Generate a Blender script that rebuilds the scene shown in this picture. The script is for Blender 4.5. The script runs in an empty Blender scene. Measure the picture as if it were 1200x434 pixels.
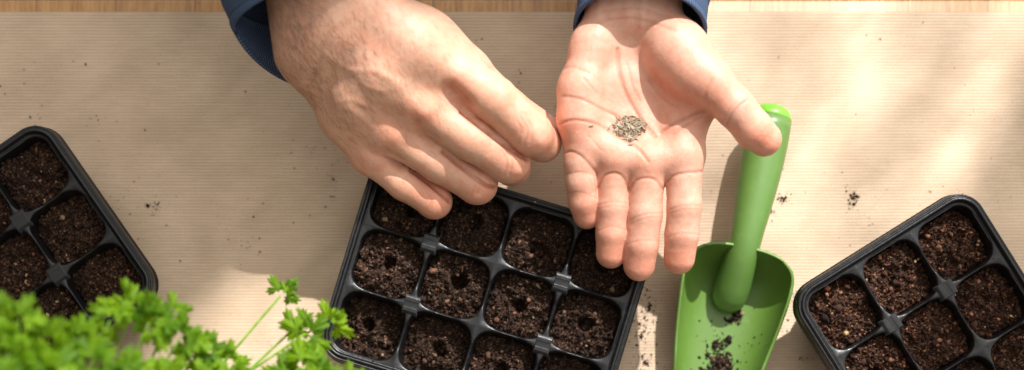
import bpy, math, random
import numpy as np
from mathutils import Vector, Matrix
from mathutils.bvhtree import BVHTree

random.seed(7)
RNG = np.random.default_rng(11)
scene = bpy.context.scene
COL = scene.collection

# ------------------------------------------------------------------ scale: all lengths below in millimetres
CAMH, S0, NX, NY = 1100.0, 0.6667, 600.0, 520.0


def P(u, v, z=0.0):
    """table coordinates (mm) from image pixel coordinates, deprojected through the camera to height z"""
    s = S0 * (1 - z / CAMH)
    return np.array([(u - NX) * s, (NY - v) * s, z])


def proj(V):
    s = S0 * (1 - V[:, 2] / CAMH)
    return np.stack([NX + V[:, 0] / s, NY - V[:, 1] / s], 1)


# ------------------------------------------------------------------ object helpers
def set_props(o, label=None, cat=None, group=None, kind=None):
    if label: o['label'] = label
    if cat: o['category'] = cat
    if group: o['group'] = group
    if kind: o['kind'] = kind
    return o


def empty(name, loc=(0, 0, 0), rz=0.0):
    o = bpy.data.objects.new(name, None)
    o.empty_display_size = .02
    COL.objects.link(o)
    o.location = Vector(loc) * .001
    o.rotation_euler = (0, 0, rz)
    return o


def mesh_obj(name, V, F, mat, parent=None, smooth=True, cols=None):
    me = bpy.data.meshes.new(name)
    V = np.asarray(V, dtype=np.float64) * .001
    if isinstance(F, np.ndarray):
        n, k = F.shape
        me.vertices.add(len(V))
        me.vertices.foreach_set('co', V.ravel())
        me.loops.add(n * k)
        me.loops.foreach_set('vertex_index', F.ravel().astype(np.int32))
        me.polygons.add(n)
        me.polygons.foreach_set('loop_start', np.arange(0, n * k, k, dtype=np.int32))
        me.update(calc_edges=True)
        me.validate()
    else:
        me.from_pydata(V.tolist(), [], [list(map(int, f)) for f in F])
    if smooth:
        me.polygons.foreach_set('use_smooth', np.ones(len(me.polygons), dtype=bool))
    if cols is not None:
        a = me.color_attributes.new('Col', 'FLOAT_COLOR', 'POINT')
        c = np.ones((len(V), 4))
        c[:, :3] = cols
        a.data.foreach_set('color', c.ravel())
    me.materials.append(mat)
    me.update()
    o = bpy.data.objects.new(name, me)
    COL.objects.link(o)
    if parent is not None: o.parent = parent
    return o


# ------------------------------------------------------------------ node helpers
class NT:
    def __init__(self, tree):
        self.t = tree
        tree.nodes.clear()

    def n(self, typ, **kw):
        nd = self.t.nodes.new(typ)
        ins = kw.pop('ins', {})
        for k, v in kw.items(): setattr(nd, k, v)
        for k, v in ins.items(): self.set(nd.inputs[k], v)
        return nd

    def set(self, sock, v):
        if isinstance(v, bpy.types.NodeSocket): self.t.links.new(v, sock)
        else: sock.default_value = v

    def m(self, op, a, b=0.0, c=0.0, clamp=False):
        nd = self.t.nodes.new('ShaderNodeMath')
        nd.operation = op
        nd.use_clamp = clamp
        for i, v in enumerate((a, b, c)): self.set(nd.inputs[i], v)
        return nd.outputs[0]

    def vm(self, op, a, b=(0, 0, 0)):
        nd = self.t.nodes.new('ShaderNodeVectorMath')
        nd.operation = op
        self.set(nd.inputs[0], a)
        self.set(nd.inputs[1], b)
        return nd.outputs['Value'] if op in ('DOT_PRODUCT', 'LENGTH') else nd.outputs[0]

    def sstep(self, x, a, b, lo=0.0, hi=1.0):
        nd = self.t.nodes.new('ShaderNodeMapRange')
        nd.interpolation_type = 'SMOOTHSTEP'
        for i, v in enumerate((x, a, b, lo, hi)): self.set(nd.inputs[i], v)
        return nd.outputs[0]

    def ramp(self, fac, stops, interp='LINEAR'):
        nd = self.t.nodes.new('ShaderNodeValToRGB')
        nd.color_ramp.interpolation = interp
        e = nd.color_ramp.elements
        while len(e) < len(stops): e.new(.5)
        for i, (p, c) in enumerate(stops):
            e[i].position = p
            e[i].color = (c, c, c, 1) if isinstance(c, (int, float)) else (*c, 1)
        self.set(nd.inputs[0], fac)
        return nd.outputs[0]

    def mix(self, fac, a, b, mode='MIX'):
        nd = self.t.nodes.new('ShaderNodeMix')
        nd.data_type = 'RGBA'
        nd.blend_type = mode
        col = lambda c: c if isinstance(c, bpy.types.NodeSocket) else (*c, 1)
        self.set(nd.inputs[0], fac)
        self.set(nd.inputs[6], col(a))
        self.set(nd.inputs[7], col(b))
        return nd.outputs[2]

    def noise(self, vec, scale, detail=3, rough=.5):
        return self.n('ShaderNodeTexNoise', ins={'Vector': vec, 'Scale': scale, 'Detail': detail, 'Roughness': rough}).outputs[0]

    def bump(self, h, strength, dist, normal=None):
        nd = self.n('ShaderNodeBump', ins={'Strength': strength, 'Distance': dist, 'Height': h})
        if normal is not None: self.t.links.new(normal, nd.inputs['Normal'])
        return nd.outputs[0]

    def scalevec(self, vec, s):
        return self.vm('MULTIPLY', vec, s)


def material(name):
    m = bpy.data.materials.new(name)
    m.use_nodes = True
    nt = NT(m.node_tree)
    out = nt.n('ShaderNodeOutputMaterial')
    return m, nt, out


def finish(nt, out, shader):
    nt.t.links.new(shader, out.inputs['Surface'])


def principled(nt, **ins):
    nd = nt.n('ShaderNodeBsdfPrincipled')
    for k, v in ins.items():
        k = k.replace('_', ' ')
        nt.set(nd.inputs[k], (*v, 1) if isinstance(v, tuple) and len(v) == 3 and nd.inputs[k].type == 'RGBA' else v)
    return nd


# ------------------------------------------------------------------ materials
def mat_paper():
    m, t, out = material('kraft_paper_ribbed')
    pos = t.n('ShaderNodeNewGeometry').outputs['Position']
    xyz = t.n('ShaderNodeSeparateXYZ', ins={0: pos})
    wob = t.m('MULTIPLY', t.noise(pos, 9, 2), .0012)
    y = t.m('ADD', xyz.outputs[1], wob)
    ph = t.m('MULTIPLY', y, 2 * math.pi / .00245)
    rib = t.m('MULTIPLY_ADD', t.m('SINE', ph), .5, .5)
    fib = t.noise(t.scalevec(pos, (500, 2600, 500)), 1.0, 3, .6)
    big = t.noise(pos, 14, 3)
    ribm = t.m('MULTIPLY', rib, t.sstep(t.noise(t.scalevec(pos, (60, 260, 60)), 1, 2), .25, .7, .55, 1.0))
    c = t.mix(ribm, (.44, .312, .205), (.655, .50, .35))
    c = t.mix(t.sstep(fib, .35, .75, 0, .35), c, (.68, .54, .39))
    c = t.mix(t.sstep(big, .35, .7, 0, .34), c, (.45, .315, .20))
    spk = t.sstep(t.noise(pos, 700, 2), .66, .73)
    c = t.mix(t.m('MULTIPLY', spk, .42), c, (.22, .15, .09))
    qa = t.vm('DOT_PRODUCT', pos, (.8, -.6, 0))
    qb = t.vm('DOT_PRODUCT', pos, (.6, .8, 0))
    wv = t.n('ShaderNodeCombineXYZ', ins={0: t.m('MULTIPLY', qa, 17.0), 1: t.m('MULTIPLY', qb, 9.0)}).outputs[0]
    wr = t.noise(wv, 1.0, 1.5, .4)
    b1 = t.bump(wr, 1.0, .026)
    b2 = t.bump(rib, .3, .0004, b1)
    b3 = t.bump(fib, .12, .0004, b2)
    p = principled(t, Base_Color=c, Roughness=.62, Normal=b3)
    p.inputs['Specular IOR Level'].default_value = .35
    finish(t, out, p.outputs[0])
    return m


def mat_wood():
    m, t, out = material('light_oak_boards')
    pos = t.n('ShaderNodeNewGeometry').outputs['Position']
    x = t.n('ShaderNodeSeparateXYZ', ins={0: pos}).outputs[0]
    board = t.m('FLOOR', t.m('DIVIDE', x, .062))
    br = t.n('ShaderNodeTexWhiteNoise', noise_dimensions='1D', ins={'W': board}).outputs[0]
    off = t.n('ShaderNodeCombineXYZ', ins={1: t.m('MULTIPLY', br, 3.0)}).outputs[0]
    pp = t.vm('ADD', pos, off)
    g = t.noise(t.scalevec(pp, (330, 26, 330)), 1, 4, .6)
    g2 = t.noise(t.scalevec(pp, (900, 70, 900)), 1, 2, .5)
    c = t.ramp(g, [(.25, (.24, .10, .028)), (.5, (.42, .205, .062)), (.8, (.58, .33, .125))])
    c = t.mix(t.sstep(g2, .56, .68, 0, .5), c, (.2, .09, .035))
    c = t.mix(t.m('MULTIPLY', br, .25), c, (.5, .31, .15))
    seam = t.sstep(t.m('ABSOLUTE', t.m('SUBTRACT', t.m('FRACT', t.m('DIVIDE', x, .062)), .5)), .488, .5)
    c = t.mix(seam, c, (.16, .08, .035))
    p = principled(t, Base_Color=c, Roughness=.45, Normal=t.bump(g, .2, .0006))
    finish(t, out, p.outputs[0])
    return m


def mat_skin(name, hairy):
    m, t, out = material(name)
    pos = t.n('ShaderNodeTexCoord').outputs['Object']
    col = t.n('ShaderNodeVertexColor', layer_name='Col').outputs[0]
    mott = t.noise(pos, 160, 4, .6)
    c = t.mix(t.sstep(mott, .3, .72, 0, .42), col, (.66, .24, .145), 'MIX')
    c = t.mix(t.sstep(t.noise(pos, 55, 3), .5, .7, 0, .24), c, (.80, .54, .41))
    c = t.mix(t.sstep(t.noise(pos, 420, 2), .52, .72, 0, .2), c, (.80, .54, .41))
    pores = t.n('ShaderNodeTexVoronoi', feature='DISTANCE_TO_EDGE', ins={'Vector': pos, 'Scale': 900.0 if hairy else 700.0}).outputs['Distance']
    lines = t.noise(t.scalevec(pos, (900, 380, 900) if hairy else (1500, 420, 900)), 1, 3, .6)
    b = t.bump(pores, .22, .0005)
    b = t.bump(lines, .30, .0006, b)
    b = t.bump(t.noise(pos, 130, 3), .22, .002, b)
    p = principled(t, Base_Color=c, Roughness=.46, Normal=b)
    p.inputs['Specular IOR Level'].default_value = .42
    p.inputs['Subsurface Weight'].default_value = .28
    p.inputs['Subsurface Radius'].default_value = (1.0, .32, .16)
    p.inputs['Subsurface Scale'].default_value = .0045
    finish(t, out, p.outputs[0])
    return m


def mat_plastic_black():
    m, t, out = material('black_tray_plastic')
    pos = t.n('ShaderNodeTexCoord').outputs['Object']
    dust = t.sstep(t.noise(pos, 260, 4, .65), .50, .78)
    fine = t.sstep(t.noise(pos, 1500, 2), .66, .74)
    c = t.mix(t.m('MULTIPLY', dust, .35), (.006, .0062, .007), (.030, .026, .023))
    c = t.mix(t.m('MULTIPLY', fine, .6), c, (.085, .06, .045))
    r = t.m('ADD', t.m('MULTIPLY', dust, .22), .33)
    b = t.bump(t.noise(pos, 220, 2), .18, .001)
    p = principled(t, Base_Color=c, Roughness=r, Normal=b)
    p.inputs['Specular IOR Level'].default_value = .42
    finish(t, out, p.outputs[0])
    return m


def mat_soil():
    m, t, out = material('dark_potting_soil')
    pos = t.n('ShaderNodeTexCoord').outputs['Object']
    col = t.n('ShaderNodeVertexColor', layer_name='Col').outputs[0]
    c = t.mix(t.sstep(t.noise(pos, 1100, 3, .7), .45, .75, 0, .55), col, (.075, .038, .023))
    c = t.mix(t.sstep(t.noise(pos, 700, 2), .35, .6, .5, 0), c, (.010, .006, .004))
    p = principled(t, Base_Color=c, Roughness=.82, Normal=t.bump(t.noise(pos, 1600, 3, .7), .7, .0008))
    p.inputs['Specular IOR Level'].default_value = .2
    finish(t, out, p.outputs[0])
    return m


def mat_green(name, base, rough=.36):
    m, t, out = material(name)
    pos = t.n('ShaderNodeTexCoord').outputs['Object']
    d = t.sstep(t.noise(pos, 120, 4, .6), .5, .8, 0, .18)
    c = t.mix(d, base, tuple(min(1, v * 1.5 + .03) for v in base))
    dirt = t.sstep(t.noise(pos, 900, 2), .68, .74, 0, .45)
    c = t.mix(dirt, c, (.06, .045, .02))
    p = principled(t, Base_Color=c, Roughness=t.m('ADD', t.m('MULTIPLY', d, .6), rough), Normal=t.bump(t.noise(pos, 700, 2), .06, .0005))
    p.inputs['Specular IOR Level'].default_value = .6
    finish(t, out, p.outputs[0])
    return m


def mat_knit():
    m, t, out = material('navy_ribbed_knit')
    uv = t.n('ShaderNodeAttribute', attribute_name='Rib').outputs['Vector']
    s = t.n('ShaderNodeSeparateXYZ', ins={0: uv})
    pos = t.n('ShaderNodeTexCoord').outputs['Object']
    rib = t.m('MULTIPLY_ADD', t.m('SINE', t.m('MULTIPLY', s.outputs[0], 2 * math.pi)), .5, .5)
    st = t.m('MULTIPLY_ADD', t.m('SINE', t.m('MULTIPLY', s.outputs[1], 2 * math.pi)), .5, .5)
    h = t.m('MULTIPLY', rib, t.m('MULTIPLY_ADD', st, .35, .65))
    n = t.noise(pos, 1400, 3, .6)
    c = t.mix(h, (.034, .055, .110), (.125, .185, .300))
    c = t.mix(t.sstep(n, .5, .75, 0, .35), c, (.10, .145, .23))
    p = principled(t, Base_Color=c, Roughness=.9, Normal=t.bump(n, .4, .0005, t.bump(h, .8, .0008)))
    p.inputs['Specular IOR Level'].default_value = .2
    finish(t, out, p.outputs[0])
    return m


def mat_leaf():
    m, t, out = material('parsley_leaf')
    col = t.n('ShaderNodeVertexColor', layer_name='Col').outputs[0]
    pos = t.n('ShaderNodeTexCoord').outputs['Object']
    c = t.mix(t.sstep(t.noise(pos, 300, 3), .4, .7, 0, .4), col, (.07, .16, .004))
    p = principled(t, Base_Color=c, Roughness=.5, Normal=t.bump(t.noise(pos, 500, 2), .35, .001))
    p.inputs['Specular IOR Level'].default_value = .3
    tr = t.n('ShaderNodeBsdfTranslucent', ins={'Color': t.mix(.5, c, (.36, .58, .008))})
    mx = t.n('ShaderNodeMixShader', ins={0: .55, 1: p.outputs[0], 2: tr.outputs[0]})
    finish(t, out, mx.outputs[0])
    return m


def mat_simple(name, c0, c1, scale, rough=.6, bump=.2):
    m, t, out = material(name)
    pos = t.n('ShaderNodeTexCoord').outputs['Object']
    n = t.noise(pos, scale, 3, .6)
    p = principled(t, Base_Color=t.mix(t.sstep(n, .3, .7), c0, c1), Roughness=rough, Normal=t.bump(n, bump, .0006))
    finish(t, out, p.outputs[0])
    return m


def mat_seed():
    m, t, out = material('striped_seed_husk')
    pos = t.n('ShaderNodeTexCoord').outputs['Object']
    rnd = t.n('ShaderNodeObjectInfo').outputs['Random']
    s = t.n('ShaderNodeSeparateXYZ', ins={0: pos})
    ang = t.m('ARCTAN2', s.outputs[2], s.outputs[1])
    stripe = t.sstep(t.m('SINE', t.m('MULTIPLY', ang, 5.0)), -.2, .6)
    c = t.mix(rnd, (.66, .51, .31), (.40, .29, .165))
    c = t.mix(t.m('MULTIPLY', stripe, .75), (.15, .11, .075), c)
    c = t.mix(t.sstep(rnd, .8, .95, 0, .6), c, (.66, .58, .44))
    p = principled(t, Base_Color=c, Roughness=.5)
    finish(t, out, p.outputs[0])
    return m


M_PAPER, M_WOOD = mat_paper(), mat_wood()
M_PALM, M_BACK = mat_skin('palm_skin', False), mat_skin('back_of_hand_skin', True)
M_TRAY, M_SOIL, M_KNIT, M_LEAF, M_SEED = mat_plastic_black(), mat_soil(), mat_knit(), mat_leaf(), mat_seed()
M_GREEN = mat_green('green_trowel_plastic', (.095, .185, .026), .46)
M_HANDLE = mat_green('green_handle_plastic', (.10, .20, .038), .38)
M_CAP = mat_green('lime_cap_plastic', (.17, .50, .035))
M_STEM = mat_simple('parsley_stem', (.16, .32, .03), (.28, .46, .07), 200, .4)
M_NAIL = mat_simple('fingernail', (.66, .42, .33), (.74, .52, .42), 300, .3, .05)
M_HAIR = mat_simple('arm_hair', (.17, .10, .06), (.26, .16, .10), 300, .5)
M_POT = mat_simple('terracotta', (.40, .16, .08), (.50, .23, .13), 90, .8)

# ------------------------------------------------------------------ table and paper
def grid_sheet(x0, x1, y0, y1, nx, ny, zf):
    X, Y = np.meshgrid(np.linspace(x0, x1, nx), np.linspace(y0, y1, ny))
    V = np.stack([X.ravel(), Y.ravel(), zf(X, Y).ravel()], 1)
    i = np.arange(nx - 1)[None, :] + nx * np.arange(ny - 1)[:, None]
    i = i.ravel()
    return V, np.stack([i, i + 1, i + nx + 1, i + nx], 1)


def box(x0, x1, y0, y1, z0, z1):
    V = np.array([(x, y, z) for z in (z0, z1) for y in (y0, y1) for x in (x0, x1)], float)
    F = np.array([(0, 2, 3, 1), (4, 5, 7, 6), (0, 1, 5, 4), (2, 6, 7, 3), (0, 4, 6, 2), (1, 3, 7, 5)])
    return V, F


PAPER_TOP = P(0, 14)[1]
TABLE_TOP = P(0, -1)[1]
table = empty('wooden_table', (0, 0, -30))
set_props(table, 'light oak table, its bare board edge showing above the brown paper', 'table')
V, F = box(-900, 900, -600, TABLE_TOP, -32, -.8)
o = mesh_obj('tabletop', V, F, M_WOOD, None, False)
bv = o.modifiers.new('bevel', 'BEVEL'); bv.width = .002; bv.segments = 2
o.parent = table; o.location = (0, 0, .03)


def paper_z(X, Y):
    e = np.clip((PAPER_TOP - Y) / 40, 0, 1)
    return e * (.5 * np.sin(X / 61 + Y / 140) + .45 * np.sin(X / 37 - Y / 52 + 1.3) + .35 * np.sin(Y / 33 + X / 210) + .6) * .5


V, F = grid_sheet(-860, 860, -560, PAPER_TOP, 240, 130, paper_z)
o = mesh_obj('wrapping_paper', V, F, M_PAPER)
set_props(o, 'brown ribbed kraft paper spread flat over the table', 'paper')

# ------------------------------------------------------------------ seed trays
PU, PV, TOPZ = 51.0, 48.0, 55.0
HALF = (2 * PU, 1.5 * PV)
CORNER = 13.0
OPEN = (24.55, 23.05)
NSEG = 72


def sup(theta, a, b, n=3.9):
    c, s = math.cos(theta), math.sin(theta)
    r = (abs(c / a) ** n + abs(s / b) ** n) ** (-1 / n)
    return r * c, r * s


def rectpt(theta, a, b):
    c, s = math.cos(theta), math.sin(theta)
    k = min(a / abs(c) if abs(c) > 1e-9 else 1e9, b / abs(s) if abs(s) > 1e-9 else 1e9)
    return k * c, k * s


def clip_corner(x, y):
    cx, cy = HALF[0] - CORNER, HALF[1] - CORNER
    ax, ay = abs(x), abs(y)
    if ax > cx and ay > cy:
        dx, dy = ax - cx, ay - cy
        L = math.hypot(dx, dy)
        if L > CORNER:
            ax, ay = cx + dx * CORNER / L, cy + dy * CORNER / L
    return math.copysign(ax, x), math.copysign(ay, y)


def bar_dip(x, y):
    """divider bars sag a little half way between two nodes"""
    d = 0.0
    if abs(abs(x) - HALF[0]) > 4 and abs(abs(y) - HALF[1]) > 4:
        fu, fv = (x / PU) % 1.0, (y / PV - .5) % 1.0
        du, dv = min(fu, 1 - fu) * PU, min(fv, 1 - fv) * PV
        if du < 6: d = max(0.0, 1 - (PV / 2 - dv) / 12.0)
        elif dv < 6: d = max(0.0, 1 - (PU / 2 - du) / 12.0)
    d = min(1.0, d * 2.2)
    return 2.4 * d * d * (3 - 2 * d)


CELLS = [((i - 1.5) * PU, (1 - j) * PV) for j in range(3) for i in range(4)]
TH = [2 * math.pi * k / NSEG for k in range(NSEG)]
for sx_, sy_ in ((1, 1), (-1, 1), (-1, -1), (1, -1)):      # one spoke exactly through every corner of a cell
    ca_ = math.atan2(sy_ * PV, sx_ * PU) % (2 * math.pi)
    kk_ = min(range(NSEG), key=lambda k: abs(TH[k] - ca_))
    TH[kk_] = ca_


def plate_mesh():
    V, F = [], []
    for cx, cy in CELLS:
        base = len(V)
        for q, (sc, dz) in enumerate(((None, 0), (1.035, -.05), (1.0, -.7), (.986, -5.0))):
            for th in TH:
                if sc is None:
                    x, y = rectpt(th, PU / 2, PV / 2)
                    X, Y = clip_corner(cx + x, cy + y)
                else:
                    x, y = sup(th, OPEN[0] * sc, OPEN[1] * sc)
                    X, Y = cx + x, cy + y
                V.append((X, Y, TOPZ + dz - bar_dip(X, Y)))
        for q in range(3):
            for k in range(NSEG):
                k2 = (k + 1) % NSEG
                F.append((base + q * NSEG + k, base + q * NSEG + k2, base + (q + 1) * NSEG + k2, base + (q + 1) * NSEG + k))
    return np.array(V), np.array(F)


def cup_mesh():
    V, F = [], []
    prof = [(1.0, TOPZ - .7), (.985, TOPZ - 2.6), (.975, TOPZ - 6), (.955, 40), (.87, 26), (.82, 12), (.79, 4), (.75, 1.2), (.3, 1.0)]
    for q, (sc, z) in enumerate(prof):
        for th in TH:
            rib = 1 + (.012 * math.cos(18 * th) if 2 < q < 8 else 0)
            x, y = sup(th, OPEN[0] * sc * rib, OPEN[1] * sc * rib, 3.9 if q < 7 else 3.0)
            z2 = z - (bar_dip(x + .5 * PU, y) * max(0, 1 - q / 3))
            V.append((x, y, z2))
    n = len(prof)
    for q in range(n - 1):
        for k in range(NSEG):
            k2 = (k + 1) % NSEG
            F.append((q * NSEG + k, q * NSEG + k2, (q + 1) * NSEG + k2, (q + 1) * NSEG + k))
    return np.array(V), np.array(F)


def rim_mesh():
    prof = [(-1.2, TOPZ - .5), (.6, TOPZ - .3), (1.3, TOPZ + .3), (1.9, TOPZ + 2.2), (2.6, TOPZ + 2.9), (3.5, TOPZ + 2.9), (4.1, TOPZ + 2.2),
            (4.5, TOPZ + 1.1), (5.2, TOPZ + .9), (5.7, TOPZ + 1.5), (6.3, TOPZ + 1.4), (6.9, TOPZ + .2), (7.2, TOPZ - 3), (7.4, TOPZ - 9), (8.3, TOPZ - 9.5), (8.4, TOPZ - 10.6), (7.2, TOPZ - 10.4)]
    V, F = [], []
    nc, ns = 14, 22
    ring = None
    for d, z in prof:
        a, b, r = HALF[0] + d, HALF[1] + d, CORNER + d
        pts = []
        for sx, sy, a0 in ((1, 1, 0), (-1, 1, 90), (-1, -1, 180), (1, -1, 270)):
            cx, cy = sx * (a - r), sy * (b - r)
            for k in range(nc + 1):
                th = math.radians(a0 + 90 * k / nc)
                pts.append((cx + r * math.cos(th), cy + r * math.sin(th), z))
        ring = len(pts)
        V += pts
    for q in range(len(prof) - 1):
        for k in range(ring):
            k2 = (k + 1) % ring
            F.append((q * ring + k, q * ring + k2, (q + 1) * ring + k2, (q + 1) * ring + k))
    return np.array(V), np.array(F)


def block_mesh():
    """small raised brick with sloping ends and a ridge, on the outer divider nodes"""
    V, F = [], []
    prof = [(6.0, 7.6, -3.0), (5.8, 7.0, -.4), (5.4, 5.2, 2.0), (5.2, 4.8, 2.3), (5.1, 2.6, 2.4), (5.0, 2.0, 1.5), (5.0, 0.0, 1.4)]
    for a, b, z in prof:
        for sx, sy in ((1, 1), (-1, 1), (-1, -1), (1, -1)):
            V.append((sx * a, sy * b, z))
    for q in range(len(prof) - 1):
        for k in range(4):
            k2 = (k + 1) % 4
            F.append((q * 4 + k, q * 4 + k2, q * 4 + 4 + k2, q * 4 + 4 + k))
    return np.array(V), np.array(F)


tray0 = empty('seed_tray')
o = mesh_obj('divider_grid', *plate_mesh(), M_TRAY, tray0)
o = mesh_obj('rim', *rim_mesh(), M_TRAY, tray0)
cv, cf = cup_mesh()
c0 = None
for cx, cy in CELLS:
    if c0 is None:
        c0 = mesh_obj('cell', cv, cf, M_TRAY, tray0); c = c0
    else:
        c = c0.copy(); COL.objects.link(c); c.parent = tray0
    c.location = (cx * .001, cy * .001, 0)
b0 = None
for sx in (-1, 1):
    for sy in (-.5, .5):
        if b0 is None:
            b0 = mesh_obj('raised_node', *block_mesh(), M_TRAY, tray0, False); b = b0
            bm_ = b.modifiers.new('bevel', 'BEVEL'); bm_.width = .0007; bm_.segments = 2; bm_.limit_method = 'ANGLE'
        else:
            b = b0.copy(); COL.objects.link(b); b.parent = tray0
        b.location = (sx * PU * .001, sy * PV * .001, TOPZ * .001)


def copy_thing(root):
    r = root.copy(); COL.objects.link(r)
    for ch in list(root.children):
        c = ch.copy(); COL.objects.link(c); c.parent = r
    return r


def vnoise(shape, cell, rng):
    """smooth value noise on a grid, one lattice point every `cell` samples"""
    h, w = shape
    gh, gw = int(h / cell) + 4, int(w / cell) + 4
    g = rng.random((gh, gw))
    y, x = np.arange(h) / cell, np.arange(w) / cell
    oy, ox = rng.random(2)
    y, x = y + oy, x + ox
    yi, xi = y.astype(int), x.astype(int)
    fy, fx = y - yi, x - xi
    fy, fx = (fy * fy * (3 - 2 * fy))[:, None], (fx * fx * (3 - 2 * fx))[None, :]
    a, b = g[np.ix_(yi, xi)], g[np.ix_(yi, xi + 1)]
    c, d = g[np.ix_(yi + 1, xi)], g[np.ix_(yi + 1, xi + 1)]
    return (a * (1 - fx) + b * fx) * (1 - fy) + (c * (1 - fx) + d * fx) * fy


ICO_V = None


def crumb_proto():
    """rough little 12-vertex lump"""
    ph = (1 + 5 ** .5) / 2
    v = np.array([(-1, ph, 0), (1, ph, 0), (-1, -ph, 0), (1, -ph, 0), (0, -1, ph), (0, 1, ph), (0, -1, -ph), (0, 1, -ph), (ph, 0, -1), (ph, 0, 1), (-ph, 0, -1), (-ph, 0, 1)]) / 1.9
    f = np.array([(0, 11, 5), (0, 5, 1), (0, 1, 7), (0, 7, 10), (0, 10, 11), (1, 5, 9), (5, 11, 4), (11, 10, 2), (10, 7, 6), (7, 1, 8), (3, 9, 4), (3, 4, 2), (3, 2, 6), (3, 6, 8), (3, 8, 9), (4, 9, 5), (2, 4, 11), (6, 2, 10), (8, 6, 7), (9, 8, 1)])
    return v, f


CV, CF = crumb_proto()


def soil_colour(n, rng, bright=1.0):
    k = rng.random((n, 1))
    c = np.array([.007, .004, .003]) * (1 - k) + np.array([.044, .021, .0125]) * k
    hot = rng.random(n) > .86
    c[hot] = np.array([.24, .12, .07]) * (.4 + .7 * rng.random((hot.sum(), 1)))
    tan = rng.random(n) > .985
    c[tan] = np.array([.38, .27, .15]) * (.7 + .5 * rng.random((tan.sum(), 1)))
    return c * bright


def crumbs(pts, sizes, rng, bright=1.0):
    n = len(pts)
    V = CV[None] * (0.6 + .8 * rng.random((n, 12, 1)))
    sc = sizes[:, None, None] * (.55 + .9 * rng.random((n, 1, 3)))
    V = V * sc
    a = rng.random(n) * 2 * math.pi
    ca, sa = np.cos(a)[:, None], np.sin(a)[:, None]
    X = V[:, :, 0] * ca - V[:, :, 1] * sa
    Y = V[:, :, 0] * sa + V[:, :, 1] * ca
    V = np.stack([X, Y, V[:, :, 2]], 2) + pts[:, None, :]
    F = CF[None] + 12 * np.arange(n)[:, None, None]
    C = np.repeat(soil_colour(n, rng, bright), 12, 0)
    return V.reshape(-1, 3), F.reshape(-1, 3), C


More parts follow.
